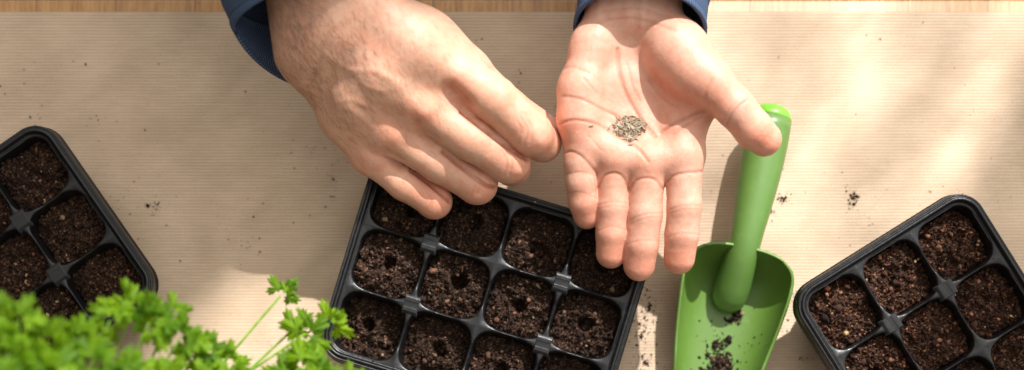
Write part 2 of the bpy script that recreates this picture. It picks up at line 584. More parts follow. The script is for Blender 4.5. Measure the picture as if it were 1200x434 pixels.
def soil_mesh(rng, level, holes):
    step = .62
    n = int(2 * 23 / step)
    Vs, Fs, Cs, base = [], [], [], 0
    lin = (np.arange(n) - (n - 1) / 2) * step
    X, Y = np.meshgrid(lin, lin)
    for ci, (cx, cy) in enumerate(CELLS):
        lv = level[ci]
        sc = .965
        inside = (np.abs(X / (OPEN[0] * sc)) ** 3.9 + np.abs(Y / (OPEN[1] * sc)) ** 3.9)
        Z = lv + 6.0 * (vnoise((n, n), 22, rng) - .5)
        Z += 6.0 * (vnoise((n, n), 8, rng) - .5)
        cl = vnoise((n, n), 4.2, rng)
        Z += 3.6 * (1 - 2 * np.abs(cl - .5)) ** 2 - 1.0
        Z += 1.7 * (vnoise((n, n), 2.3, rng) - .5)
        Z += 1.1 * (rng.random((n, n)) - .5)
        Z -= 2.5 * np.clip(inside - .35, 0, 1) * rng.random() + .8 * np.clip(inside, 0, 1)
        if ci in holes:
            hx, hy, hr = holes[ci]; hr = hr * (1.0 + .35 * rng.random())
            d = np.hypot(X - hx + 3.0 * (vnoise((n, n), 9, rng) - .5), Y - hy + 3.0 * (vnoise((n, n), 9, rng) - .5))
            t = np.clip((hr + 1.6 - d) / 2.6, 0, 1)
            Z -= (9 + 7 * rng.random()) * t * t * (3 - 2 * t)
            Z += 1.3 * np.exp(-((d - hr - 3.2) / 1.8) ** 2)
        keep = inside < 1.0
        idx = -np.ones((n, n), int)
        idx[keep] = np.arange(keep.sum())
        V = np.stack([X[keep] + cx + .25 * (rng.random(keep.sum()) - .5), Y[keep] + cy + .25 * (rng.random(keep.sum()) - .5), np.maximum(Z[keep], 6)], 1)
        q = np.stack([idx[:-1, :-1], idx[:-1, 1:], idx[1:, 1:], idx[1:, :-1]], -1).reshape(-1, 4)
        q = q[(q >= 0).all(1)]
        C = soil_colour(len(V), rng)
        Vs.append(V); Cs.append(C)
        Fs.append(q[:, [0, 1, 2]] + base); Fs.append(q[:, [0, 2, 3]] + base)
        base += len(V)
        m = 620
        k = rng.integers(0, len(V), m)
        sz = .35 + 1.15 * rng.random(m) ** 3
        sz[:26] = 1.2 + 1.5 * rng.random(26) ** 2
        pts = V[k] + np.stack([np.zeros(m), np.zeros(m), sz * .25], 1)
        v, f, c = crumbs(pts, sz, rng, 1.25)
        Vs.append(v); Fs.append(f + base); Cs.append(c); base += len(v)
        # a few fibres
        for _ in range(14):
            p = V[rng.integers(0, len(V))] + np.array([0, 0, .9])
            a = rng.random() * 2 * math.pi
            L = 2 + 4.5 * rng.random()
            d = np.array([math.cos(a), math.sin(a), 0])
            w = np.array([-d[1], d[0], 0]) * .16
            bend = np.array([-d[1], d[0], .25]) * L * .25 * (rng.random() - .5)
            pts3 = [p - d * L / 2, p + bend, p + d * L / 2]
            v = np.array([q_ + s * w for q_ in pts3 for s in (1, -1)])
            Vs.append(v); Fs.append(np.array([(0, 1, 3), (0, 3, 2), (2, 3, 5), (2, 5, 4)]) + base)
            Cs.append(np.tile(np.array([.16, .085, .042]) * (.5 + rng.random()), (6, 1))); base += 6
    m = 420                                   # crumbs left lying on the dividers and the rim
    px_, py_ = (rng.random(m) * 2 - 1) * (HALF[0] + 5), (rng.random(m) * 2 - 1) * (HALF[1] + 5)
    lx, ly = (px_ + 2 * PU) % PU - PU / 2, (py_ + 1.5 * PV) % PV - PV / 2
    ok = ((np.abs(lx / OPEN[0]) ** 3.9 + np.abs(ly / OPEN[1]) ** 3.9) > 1.05)
    px_, py_ = px_[ok], py_[ok]
    sz = .18 + .55 * rng.random(len(px_)) ** 3
    pz_ = np.array([TOPZ - bar_dip(a, b) + (2.9 if abs(a) > HALF[0] + 2 or abs(b) > HALF[1] + 2 else 0) for a, b in zip(px_, py_)]) + sz * .4
    v, f, c = crumbs(np.stack([px_, py_, pz_], 1), sz, rng, 1.6)
    Vs.append(v); Fs.append(f + base); Cs.append(c); base += len(v)
    return np.vstack(Vs), np.vstack(Fs), np.vstack(Cs)


TRAYS = [
    ((570, 345), -16.9, 'black seed tray lying in the middle under both hands', 0),
    ((-20, 336), 34.8, 'black seed tray at left, partly behind the parsley', 1),
    ((1119, 428), 122.0, 'black seed tray at right beside the green trowel', 2),
]
for (tu, tv), rz, lab, k in TRAYS:
    t = tray0 if k == 0 else copy_thing(tray0)
    p = P(tu, tv, TOPZ)
    t.location = (p[0] * .001, p[1] * .001, .0012)
    t.rotation_euler = (0, 0, math.radians(rz))
    set_props(t, lab, 'seed tray', 'black plastic seed trays filled with soil')
    rng = np.random.default_rng(100 + k)
    if k == 0:
        level = [42, 41, 38, 39, 43, 42.5, 41.5, 40, 34, 36.5, 39, 38]
        holes = {1: (1, 2, 4.6), 2: (2, -3, 4.4), 3: (0, 1, 4), 4: (0, 2, 4.0), 5: (3, 5, 4.8), 6: (1, 0, 4.4), 7: (1, 1, 4.2), 8: (-3, 2, 4), 9: (3, -1, 4.3), 10: (0, -2, 4.2), 0: (5, -3, 3.8)}
        sl = 'dark potting soil with planting holes filling the middle tray'
    elif k == 1:
        level = [40.5 + 2 * rng.random() for _ in range(12)]
        holes = {}
        sl = 'loose dark potting soil filling the cells of the left tray'
    else:
        level = [41.5 + 2 * rng.random() for _ in range(12)]
        holes = {2: (0, 4, 4.2)}
        sl = 'reddish brown potting soil filling the cells of the right tray'
    so = mesh_obj('potting_soil', *soil_mesh(rng, level, holes)[:2], M_SOIL, None, True)
    # colours are rebuilt with the same generator so that they match the vertices
    rng = np.random.default_rng(100 + k)
    if k: [rng.random() for _ in range(12)]
    Vc = soil_mesh(rng, level, holes)[2]
    a = so.data.color_attributes.new('Col', 'FLOAT_COLOR', 'POINT')
    cc = np.ones((len(Vc), 4)); cc[:, :3] = Vc * np.array([(.9, .9, .9), (1.0, .92, .88), (1.3, 1.1, 1.0)][k])
    a.data.foreach_set('color', cc.ravel())
    so.location = t.location; so.rotation_euler = t.rotation_euler
    set_props(so, sl, 'soil', kind='stuff')

# ------------------------------------------------------------------ trowel
trowel = empty('garden_trowel', P(862, 306, 0), math.radians(-12.0))
set_props(trowel, 'green plastic hand trowel with lime tipped handle lying beside the open hand', 'trowel')


def lerp_table(t, tab):
    for (a, x), (b, y) in zip(tab, tab[1:]):
        if t <= b:
            f = (t - a) / (b - a)
            f = f * f * (3 - 2 * f)
            return x + (y - x) * f
    return tab[-1][1]


def scoop_mesh():
    nu, nv = 96, 110
    L = 158.0
    V, F = [], []
    for j in range(nv + 1):
        v = j / nv
        vv = v ** 1.35
        w = 41.5 * (.68 + .32 * (1 - math.exp(-vv / .035))) * (1 - .6 * vv ** 1.6)
        if vv > .78: w *= math.sqrt(max(.003, 1 - ((vv - .78) / .22) ** 2))
        H = lerp_table(vv, [(0, 38), (.12, 36), (.5, 27), (.8, 12), (1, 1.5)])
        back = max(0.0, 1 - vv / .15)
        fl = 1.6 + (H - 1.6) * back ** 2.4
        for i in range(nu + 1):
            u = -1 + 2 * i / nu
            au = abs(u)
            z = fl + (H - fl) * (au ** 2.7)
            x = w * (math.sin(u * math.pi / 2 * .86) / math.sin(math.pi / 2 * .86))
            y = 9 * (1 - au ** 2.2) * back * .55 - vv * L
            V.append((x, y, z + .9))
    for j in range(nv):
        for i in range(nu):
            a = j * (nu + 1) + i
            F.append((a, a + nu + 1, a + nu + 2, a + 1))
    return np.array(V), np.array(F)


sc_o = mesh_obj('scoop', *scoop_mesh(), M_GREEN, trowel)
sm = sc_o.modifiers.new('solid', 'SOLIDIFY'); sm.thickness = .0022; sm.offset = -1


def lathe_along(pts, n=48):
    """pts: (y, z, r) along the handle; rings are upright circles in the x-z plane tilted with the axis"""
    V, F = [], []
    for k, (y, z, r) in enumerate(pts):
        a = pts[max(0, k - 1)]; b = pts[min(len(pts) - 1, k + 1)]
        d = np.array([0.0, b[0] - a[0], b[1] - a[1]]); d /= np.linalg.norm(d) + 1e-9
        up = np.array([0, -d[2], d[1]])
        for q in range(n):
            th = 2 * math.pi * q / n
            V.append(np.array([0, y, z]) + r * (math.cos(th) * np.array([1, 0, 0]) + math.sin(th) * up))
    m = len(pts)
    for k in range(m - 1):
        for q in range(n):
            q2 = (q + 1) % n
            F.append((k * n + q, k * n + q2, (k + 1) * n + q2, (k + 1) * n + q))
    F.append(tuple(range(n))[::-1])
    F.append(tuple((m - 1) * n + q for q in range(n)))
    return np.array(V), F


hp = []
for y, z, r in [(-37.5, 2.0, .5), (-37.2, 2.4, 5), (-36, 3.4, 9.2), (-33, 6.0, 12.0), (-27, 10, 13.4), (-19, 15.4, 13.2), (-10, 21.4, 12.6), (-2, 26.6, 12.0), (8, 31, 11.6), (20, 32, 12.1), (36, 32, 13.6), (54, 31.2, 15.0), (72, 30.6, 15.9), (88, 30.4, 16.0), (100, 30.2, 15.6), (107, 30, 15.1)]:
    hp.append((y, z, r * 1.04))
mesh_obj('handle', *lathe_along(hp), M_HANDLE, trowel)
mesh_obj('end_cap', *lathe_along([(106.6, 30, 14.6), (107.2, 30, 15.1), (109, 29.9, 14.8), (111.8, 29.8, 13.6), (114.2, 29.8, 11.4), (115.8, 29.7, 8.2), (116.5, 29.7, 4.4), (116.7, 29.7, .5)]), M_CAP, trowel)

# ------------------------------------------------------------------ hands: signed distance fields, polygonised
class Field:
    def __init__(self, lo, hi, h):
        self.lo = np.array(lo, float); self.h = h
        self.n = np.ceil((np.array(hi) - self.lo) / h).astype(int) + 1
        self.dz = 0.0
        self.ax = [self.lo[i] + h * np.arange(self.n[i]) for i in range(3)]

    def new(self):
        return np.full(self.n, 60.0, np.float32)

    def cone(self, arr, a, b, ra, rb, k):
        a, b = np.asarray(a, float), np.asarray(b, float)
        m = max(ra, rb) + k + 4
        lo = np.minimum(a, b) - m; hi = np.maximum(a, b) + m
        i0 = np.clip(np.floor((lo - self.lo) / self.h).astype(int), 0, self.n)
        i1 = np.clip(np.ceil((hi - self.lo) / self.h).astype(int) + 1, 0, self.n)
        if (i1 <= i0).any(): return
        sl = tuple(slice(i0[q], i1[q]) for q in range(3))
        x = self.ax[0][sl[0]][:, None, None].astype(np.float32) - np.float32(a[0])
        y = self.ax[1][sl[1]][None, :, None].astype(np.float32) - np.float32(a[1])
        z = self.ax[2][sl[2]][None, None, :].astype(np.float32) - np.float32(a[2])
        d = (b - a).astype(np.float32)
        L2 = float((d * d).sum()) + 1e-9
        t = np.clip((x * d[0] + y * d[1] + z * d[2]) / L2, 0, 1)
        q = np.sqrt((x - t * d[0]) ** 2 + (y - t * d[1]) ** 2 + (z - t * d[2]) ** 2) - (ra + (rb - ra) * t)
        arr[sl] = smin(arr[sl], q, k)

    def chain(self, arr, pts, k):
        """pts: (u, v, z, r)"""
        for p, q in zip(pts, pts[1:]):
            self.cone(arr, P(p[0], p[1], p[2] - self.dz), P(q[0], q[1], q[2] - self.dz), p[3], q[3], k)


def smin(a, b, k):
    if k <= 0: return np.minimum(a, b)
    h = np.maximum(k - np.abs(a - b), 0) / k
    return np.minimum(a, b) - h * h * k * .25


def surface_nets(f, lo, h):
    s = f < 0
    n0, n1, n2 = [v - 1 for v in f.shape]
    sh = [(i, j, k) for i in (0, 1) for j in (0, 1) for k in (0, 1)]
    c = sum(s[i:i + n0, j:j + n1, k:k + n2].astype(np.int8) for i, j, k in sh)
    act = (c > 0) & (c < 8)
    ijk = np.argwhere(act)
    idx = -np.ones(act.shape, np.int64)
    idx[act] = np.arange(len(ijk))
    acc = np.zeros((len(ijk), 3)); cnt = np.zeros(len(ijk))
    for p in sh:
        for ax in range(3):
            if p[ax]: continue
            q = list(p); q[ax] = 1
            v0 = f[ijk[:, 0] + p[0], ijk[:, 1] + p[1], ijk[:, 2] + p[2]].astype(float)
            v1 = f[ijk[:, 0] + q[0], ijk[:, 1] + q[1], ijk[:, 2] + q[2]].astype(float)
            cr = (v0 < 0) != (v1 < 0)
            t = np.where(cr, v0 / np.where(cr, v0 - v1, 1), 0)
            pos = np.array(p, float)[None].repeat(len(ijk), 0)
            pos[:, ax] += t
            acc += pos * cr[:, None]; cnt += cr
    V = lo + (ijk + acc / cnt[:, None]) * h
    F = []
    for ax in range(3):
        a, b = (ax + 1) % 3, (ax + 2) % 3
        sl0 = [slice(1, -1)] * 3; sl1 = [slice(1, -1)] * 3
        sl0[ax] = slice(0, -1); sl1[ax] = slice(1, None)
        s0, s1 = s[tuple(sl0)], s[tuple(sl1)]
        e = np.argwhere(s0 != s1)
        sgn = s0[e[:, 0], e[:, 1], e[:, 2]]
        off = np.ones(3, int); off[ax] = 0
        e = e + off
        ea = np.zeros(3, int); ea[a] = 1
        eb = np.zeros(3, int); eb[b] = 1
        g = lambda q: idx[q[:, 0], q[:, 1], q[:, 2]]
        quad = np.stack([g(e), g(e - ea), g(e - ea - eb), g(e - eb)], 1)
        quad[~sgn] = quad[~sgn][:, ::-1]
        F.append(quad[(quad >= 0).all(1)])
    F = np.vstack(F)
    return V, F


def vert_normals(V, F):
    n = np.zeros_like(V)
    fn = np.cross(V[F[:, 2]] - V[F[:, 0]], V[F[:, 3]] - V[F[:, 1]])
    for k in range(4): np.add.at(n, F[:, k], fn)
    return n / (np.linalg.norm(n, axis=1, keepdims=True) + 1e-12)


def poly_dist(Q, pts):
    """distance (mm at hand height) of image pixel points Q to a polyline"""
    best = np.full(len(Q), 1e9)
    for a, b in zip(pts, pts[1:]):
        a, b = np.array(a, float), np.array(b, float)
        d = b - a
        t = np.clip(((Q - a) @ d) / (d @ d + 1e-9), 0, 1)
        best = np.minimum(best, np.linalg.norm(Q - a - t[:, None] * d, axis=1))
    return best * .59


def smooth_line(pts, n=6):
    """Catmull-Rom through the points"""
    p = [np.array(q, float) for q in pts]
    p = [2 * p[0] - p[1]] + p + [2 * p[-1] - p[-2]]
    out = []
    for i in range(1, len(p) - 2):
        for k in range(n):
            t = k / n
            a, b, c, d = p[i - 1], p[i], p[i + 1], p[i + 2]
            out.append(.5 * ((2 * b) + (c - a) * t + (2 * a - 5 * b + 4 * c - d) * t * t + (3 * b - 3 * c + d - a) * t ** 3))
    out.append(p[-2])
    return out


def detail(V, F, feats, base, reds, topz=.15):
    """feats: (polyline, height, width, tint amount); reds: (u, v, radius, amount)"""
    N = vert_normals(V, F)
    Q = proj(V)
    face = np.clip((N[:, 2] - .05) / .3, 0, 1)
    disp = np.zeros(len(V)); tint = np.zeros(len(V))
    for pts, hgt, wid, tn in feats:
        d = poly_dist(Q, smooth_line(pts) if len(pts) > 2 else pts)
        g = np.exp(-(d / wid) ** 2)
        disp += hgt * g * face
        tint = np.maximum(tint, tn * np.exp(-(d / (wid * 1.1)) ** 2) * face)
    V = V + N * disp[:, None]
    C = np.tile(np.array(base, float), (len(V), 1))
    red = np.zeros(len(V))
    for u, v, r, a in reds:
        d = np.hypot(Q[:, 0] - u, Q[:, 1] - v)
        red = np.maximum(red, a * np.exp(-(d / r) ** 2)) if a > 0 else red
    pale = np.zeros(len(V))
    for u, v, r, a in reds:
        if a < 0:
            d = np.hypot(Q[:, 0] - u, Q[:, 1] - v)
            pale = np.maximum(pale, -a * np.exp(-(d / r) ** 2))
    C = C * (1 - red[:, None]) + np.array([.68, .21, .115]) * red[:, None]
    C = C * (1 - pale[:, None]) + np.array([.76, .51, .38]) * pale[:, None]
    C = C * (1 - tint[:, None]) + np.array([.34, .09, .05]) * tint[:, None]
    return V, C


person = empty('person', P(560, 60, 100))
set_props(person, 'person in navy knit sweater with one open palm and one hand pinching seeds', 'person')


def child(o):
    o.parent = person
    o.matrix_parent_inverse = Matrix.Translation(-person.location)
    return o


H = 0.85
# ---- open palm (the person's left hand)
z0 = 0
fld = Field((P(640, 0, 125)[0], P(0, 345, 130)[1], 46), (P(930, 0, 125)[0], P(0, -122, 125)[1], 176), H)
fld.dz = 32
palm = fld.new()
for ch, k in [
    ([(708, 22, 126, 13.5), (694, 55, 128, 14.5), (681, 105, 128, 15.4), (680, 140, 126, 15.2), (684, 168, 123, 14)], 9),
    ([(728, 22, 121, 14.5), (722, 100, 117, 14.5), (720, 186, 119, 13.8)], 9),
    ([(745, 22, 120, 14.5), (748, 100, 115, 14.5), (757, 190, 119.5, 14)], 9),
    ([(765, 25, 121, 15.5), (782, 110, 117, 15), (799, 184, 121, 14.2)], 9),
    ([(770, 26, 127, 17), (795, 62, 137, 20.5), (820, 88, 143, 18.5)], 10),
    ([(803, 120, 124, 14.5), (803, 178, 121, 13.6)], 9),
    ([(690, 166, 123, 13), (722, 184, 122, 12.5), (757, 190, 122.5, 12.6), (796, 184, 123.5, 13)], 8),
    ([(720, 14, 126, 17.5), (712, -125, 124, 26)], 10),
    ([(764, 14, 126, 18), (788, -125, 124, 27)], 10),
    ([(741, 12, 128, 17.5), (750, -125, 128, 28)], 10),
]:
    fld.chain(palm, ch, k)
fing = fld.new()
open_f = {
    'index': [(799, 186, 121, 13.4), (801, 208, 121.5, 12.9), (802, 243, 121, 12.3), (799, 275, 116, 12.1), (796, 303, 109, 11.4)],
    'middle': [(757, 192, 119, 13.2), (757, 216, 119.5, 12.7), (756, 252, 117, 12.2), (752, 287, 111.5, 12.1), (749, 311, 105, 11.6)],
    'ring': [(722, 186, 118, 12.8), (719, 210, 118, 11.9), (718, 243, 115, 11.3), (717, 273, 109.5, 11.5), (716, 297, 103, 11.1)],
    'pinky': [(686, 168, 121, 12.6), (680, 190, 121.5, 11.9), (681, 213, 118.5, 11.2), (684, 236, 113, 11.0), (688, 252, 107, 10.4)],
}
for nm, pts in open_f.items():
    one = fld.new()
    fld.chain(one, pts, 2.5)
    fing = smin(fing, one, 1.0)
thumb = fld.new()
fld.chain(thumb, [(812, 84, 143, 17.5), (838, 103, 147, 15.2), (861, 126, 147, 13.8), (883, 152, 143, 13.2), (896, 163.5, 139, 12.0)], 3)
fld.cone(thumb, P(838, 108, 106), P(812, 140, 92), 11, 11, 8)
hand = smin(smin(palm, fing, 5.5), thumb, 9)
V, F = surface_nets(hand, fld.lo, H)
crs = -1.0
feats = [
    ([(724, 58), (726, 85), (736, 115), (752, 142), (768, 160)], -.9, 1.3, .55),
    ([(829, 130), (810, 137), (791, 145), (775, 156)], -.9, 1.3, .5),
    ([(822, 137), (800, 150), (790, 158)], -.5, 1.1, .35),
    ([(655, 146), (673, 141), (700, 146), (722, 158), (745, 172), (760, 190)], -.6, 1.1, .5),
    ([(660, 113), (680, 116), (700, 125), (724, 138), (742, 152)], -.5, 1.1, .5),
    ([(656, 82), (672, 79), (690, 86)], -.4, 1.2, .25),
    ([(684, 92), (700, 110)], -.3, 1.0, .2), ([(690, 160), (704, 176)], -.3, .9, .2),
    ([(735, 75), (741, 100), (750, 118)], -.35, .9, .25), ([(760, 95), (775, 115), (795, 128)], -.35, .9, .2),
    ([(700, 25), (745, 22), (790, 36)], -.5, 1.3, .25), ([(705, 14), (745, 10), (785, 20)], -.4, 1.3, .2),
    ([(782, 213), (790, 206), (803, 203), (824, 201)], -.6, 1.0, .5),
    ([(737, 224), (746, 212), (758, 209), (769, 212), (777, 222)], -.6, 1.0, .5),
    ([(701, 220), (708, 207), (720, 203), (730, 208), (737, 222)], -.6, 1.0, .5),
    ([(659, 180), (670, 178), (684, 186), (700, 204)], -.6, 1.0, .5),
    ([(782, 247), (800, 241), (823, 241)], -.2, .7, .3), ([(782, 251), (800, 246), (822, 245)], -.12, .6, .16),
    ([(737, 259), (756, 251), (778, 250)], -.2, .7, .3), ([(738, 263), (757, 256), (777, 254)], -.12, .6, .16),
    ([(699, 241), (718, 237), (737, 239)], -.2, .7, .3), ([(700, 245), (718, 242), (736, 243)], -.12, .6, .16),
    ([(662, 205), (680, 202), (700, 206)], -.2, .7, .3),
    ([(780, 279), (798, 274), (819, 275)], -.2, .7, .2), ([(733, 287), (752, 282), (774, 283)], -.2, .7, .2),
    ([(699, 271), (717, 266), (736, 270)], -.2, .7, .2), ([(664, 226), (682, 226), (700, 233)], -.2, .7, .2),
    ([(851, 154), (853, 142), (862, 128), (876, 117)], -.5, 1.1, .4), ([(846, 148), (850, 137), (860, 122)], -.35, 1.0, .25),
    ([(832, 128), (826, 112), (833, 95)], -.4, 1.4, .25),
    ([(700, 40), (702, 8), (704, -30)], .5, 2.8, 0), ([(735, 35), (735, 5), (733, -40)], .7, 3.2, 0), ([(752, 30), (753, 0), (755, -40)], .7, 2.0, 0),
    ([(672, 160), (700, 172)], .3, 5, 0), ([(715, 188), (725, 192)], .3, 5, 0), ([(753, 194), (765, 196)], .3, 5, 0), ([(790, 190), (805, 188)], .3, 5, 0),
]
reds = [(796, 306, 26, .55), (749, 314, 26, .55), (716, 300, 26, .55), (688, 255, 25, .55), (897, 164, 26, .65), (665, 150, 24, .28), (690, 165, 26, .30), (745, 185, 46, .30),
        (800, 120, 50, .34), (840, 115, 26, .28), (720, 130, 34, .14), (735, 15, 46, -.5), (700, 60, 30, -.25), (802, 225, 24, -.1), (757, 232, 24, -.1), (719, 226, 22, -.1), (680, 192, 22, -.1)]
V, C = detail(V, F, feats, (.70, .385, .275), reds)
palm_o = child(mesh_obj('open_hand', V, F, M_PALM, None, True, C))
palm_o['label'] = 'open left hand, palm up, holding a heap of seeds'
palm_bvh = BVHTree.FromPolygons(V.tolist(), F.tolist())

DZ = 31
# ---- pinching hand (the person's right hand, back towards us)
fld = Field((P(290, 0, 190)[0], P(0, 290, 120)[1], 48), (P(690, 0, 120)[0], P(0, -128, 190)[1], 250), H)
fld.dz = DZ
back = fld.new()
for ch, k in [
    ([(374, 92, 129, 15.5), (404, 138, 122, 14.2), (432, 181, 113, 13.2)], 9),
    ([(392, 70, 146, 15.5), (425, 115, 140, 15), (455, 154, 129, 14.4)], 9),
    ([(412, 42, 160, 16), (452, 85, 155, 15.6), (492, 124, 143, 15.2)], 9),
    ([(436, 14, 166, 17), (485, 50, 161, 16.6), (533, 86, 150, 16.2)], 9),
    ([(440, 12, 145, 18), (500, 50, 138, 17.5), (553, 85, 127, 15)], 12),
    ([(410, 60, 134, 18), (470, 128, 122, 17)], 10),
    ([(500, 95, 140, 15), (545, 134, 131, 12.5)], 6),
    ([(470, 130, 128, 14), (520, 176, 119, 12)], 6),
    ([(354, 62, 146, 20), (338, -125, 172, 25)], 12),
    ([(416, 8, 158, 21), (392, -125, 178, 24)], 12),
    ([(385, 36, 157, 21), (365, -125, 176, 26)], 12),
]:
    fld.chain(back, ch, k + 8)
fing = fld.new()
pinch_f = [
    [(533, 86, 148, 16.0), (580, 117, 148, 15.2), (622, 157, 135, 15.0), (636, 168, 116, 12.8), (641, 164, 101, 10.4)],
    [(492, 124, 141, 15.2), (552, 163, 136, 14.6), (596, 190, 121, 14.9), (600, 196, 108, 13.0), (582, 186, 101, 11)],
    [(455, 154, 127, 14.4), (515, 191, 119, 13.8), (559, 216, 107, 14.3), (558, 218, 101, 12.2), (538, 205, 99, 10.5)],
    [(432, 181, 112, 13.0), (474, 214, 106, 12.5), (509, 236, 100, 12.3), (508, 235, 99, 11), (490, 224, 100, 9)],
]
for pts in pinch_f:
    one = fld.new()
    fld.chain(one, pts, 4)
    fing = smin(fing, one, .7)
thumb = fld.new()
fld.chain(thumb, [(440, 12, 150, 17), (545, 80, 126, 15), (596, 125, 114, 12.6), (640.5, 151.5, 106, 10.4)], 4)
hand = smin(smin(back, fing, 6.5), thumb, 3.0)
V, F = surface_nets(hand, fld.lo, H)
feats = [
    # knuckles and the hollows between them
    ([(536, 88), (545, 94)], 1.0, 7.0, 0), ([(490, 122), (500, 130)], 1.1, 6.5, 0), ([(452, 152), (462, 160)], 1.0, 6.5, 0), ([(428, 180), (438, 188)], 1.3, 5.5, 0),
    ([(527, 106), (545, 122)], -3.4, 5.0, .22), ([(488, 148), (505, 165)], -2.2, 5.0, .1), ([(452, 180), (468, 192)], -1.8, 4.5, .05),
    # tendons and veins
    ([(405, 48), (450, 88), (488, 122)], .3, 4.5, 0), ([(440, 25), (490, 58), (530, 85)], .2, 4.5, 0), ([(388, 75), (425, 118), (452, 150)], .25, 4.5, 0),
    ([(362, 44), (385, 66), (412, 82), (440, 84), (468, 98)], .35, 2.6, 0), ([(412, 82), (428, 100), (448, 108)], .25, 2.4, 0), ([(345, 20), (362, 44)], .2, 2.6, 0),
    ([(395, 120), (415, 118), (440, 130)], .3, 2.2, 0),
    ([(378, 60), (400, 95)], -.3, 5, 0), ([(420, 62), (455, 108)], -.3, 5, 0),
    # wrinkles over the middle joints
    ([(611, 139), (618, 152), (614, 170)], -.35, .8, .2), ([(617, 140), (624, 153), (621, 170)], -.3, .8, .18), ([(605, 141), (611, 152), (607, 166)], -.25, .8, .12),
    ([(588, 176), (594, 190), (590, 206)], -.35, .8, .2), ([(594, 178), (600, 190), (597, 205)], -.3, .8, .18), ([(551, 205), (556, 217), (551, 230)], -.3, .8, .15), ([(557, 206), (562, 217), (558, 230)], -.25, .8, .12),
    ([(500, 226), (506, 236), (500, 247)], -.3, .8, .15),
    ([(600, 190), (606, 200)], .8, 4, 0), ([(625, 155), (632, 165)], .7, 4, 0),
    # narrow grooves where the fingers meet, finger shadow painted in as dark tint
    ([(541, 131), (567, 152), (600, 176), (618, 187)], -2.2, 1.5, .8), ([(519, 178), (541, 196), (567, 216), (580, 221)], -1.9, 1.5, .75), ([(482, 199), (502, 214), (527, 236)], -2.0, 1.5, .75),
]
reds = [(540, 104, 20, .55), (494, 132, 22, .55), (457, 160, 22, .42), (432, 190, 24, .40), (624, 160, 26, .40), (600, 196, 26, .38), (562, 222, 26, .42), (512, 240, 26, .50), (440, 58, 38, .26), (580, 120, 26, .12),
        (640, 166, 18, .4), (500, 225, 24, .4), (480, 40, 40, -.35), (560, 80, 30, -.3), (420, 88, 26, -.3)]
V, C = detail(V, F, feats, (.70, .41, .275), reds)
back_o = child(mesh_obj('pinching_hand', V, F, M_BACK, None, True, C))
back_o['label'] = 'right hand seen from its back, fingers bent to pinch a seed'
back_bvh = BVHTree.FromPolygons(V.tolist(), F.tolist())
BN = vert_normals(V, F); BQ = proj(V)

# thumbnail showing past the index fingertip
nv, nf = [], []
tip = P(640.5, 151.5, 106 - DZ)
ax = P(640.5, 151.5, 106 - DZ) - P(596, 125, 114 - DZ); ax /= np.linalg.norm(ax)
nn = np.array([.55, .62, .62]); nn -= ax * (nn @ ax); nn /= np.linalg.norm(nn)
sd = np.cross(ax, nn)
for j in range(9):
    for i in range(9):
        a = -1.05 + 2.1 * i / 8
        t = -7 + 15 * j / 8
        wv = 1 - .25 * max(0, (j - 5) / 3) ** 2
        nv.append(tip + ax * t + (sd * math.sin(a * .8 * wv) + nn * math.cos(a * .8 * wv)) * 11.0 - nn * .25)
for j in range(8):
    for i in range(8):
        nf.append((j * 9 + i, j * 9 + i + 1, j * 9 + i + 10, j * 9 + i + 9))
no = mesh_obj('thumbnail', np.array(nv), nf, M_NAIL)
no.parent = back_o
sm = no.modifiers.new('solid', 'SOLIDIFY'); sm.thickness = .0007

# fine hairs on the forearm and the back of the hand
cand = np.argwhere((BN[:, 2] > -.1) & (BQ[:, 1] > -60)).ravel()
w = np.exp(-((BQ[cand, 0] - 345) / 75) ** 2 - ((BQ[cand, 1] - 60) / 85) ** 2) + .25 * np.exp(-((BQ[cand, 0] - 440) / 80) ** 2 - ((BQ[cand, 1] - 90) / 70) ** 2)
pick = RNG.choice(cand, 2000, replace=False, p=w / w.sum())
hv, hf = [], []
for i in pick:
    p, n = V[i], BN[i]
    a = math.radians(-62 + RNG.normal() * 16)
    d = np.array([math.cos(a), math.sin(a), 0.0])
    d -= n * (d @ n); d /= np.linalg.norm(d) + 1e-9
    L = 4 + 6 * RNG.random()
    s = np.cross(d, n) * .07
    cur = np.cross(d, n) * L * .18 * RNG.normal()
    ps = [p - n * .2, p + d * L * .5 + n * .75 + cur * .4, p + d * L + n * .55 + cur]
    b = len(hv)
    for q, wd in zip(ps, (1, .8, .25)):
        hv += [q + s * wd, q - s * wd]
    hf += [(b, b + 1, b + 3, b + 2), (b + 2, b + 3, b + 5, b + 4)]
ho = mesh_obj('arm_hair', np.array(hv), np.array(hf), M_HAIR)
ho.parent = back_o


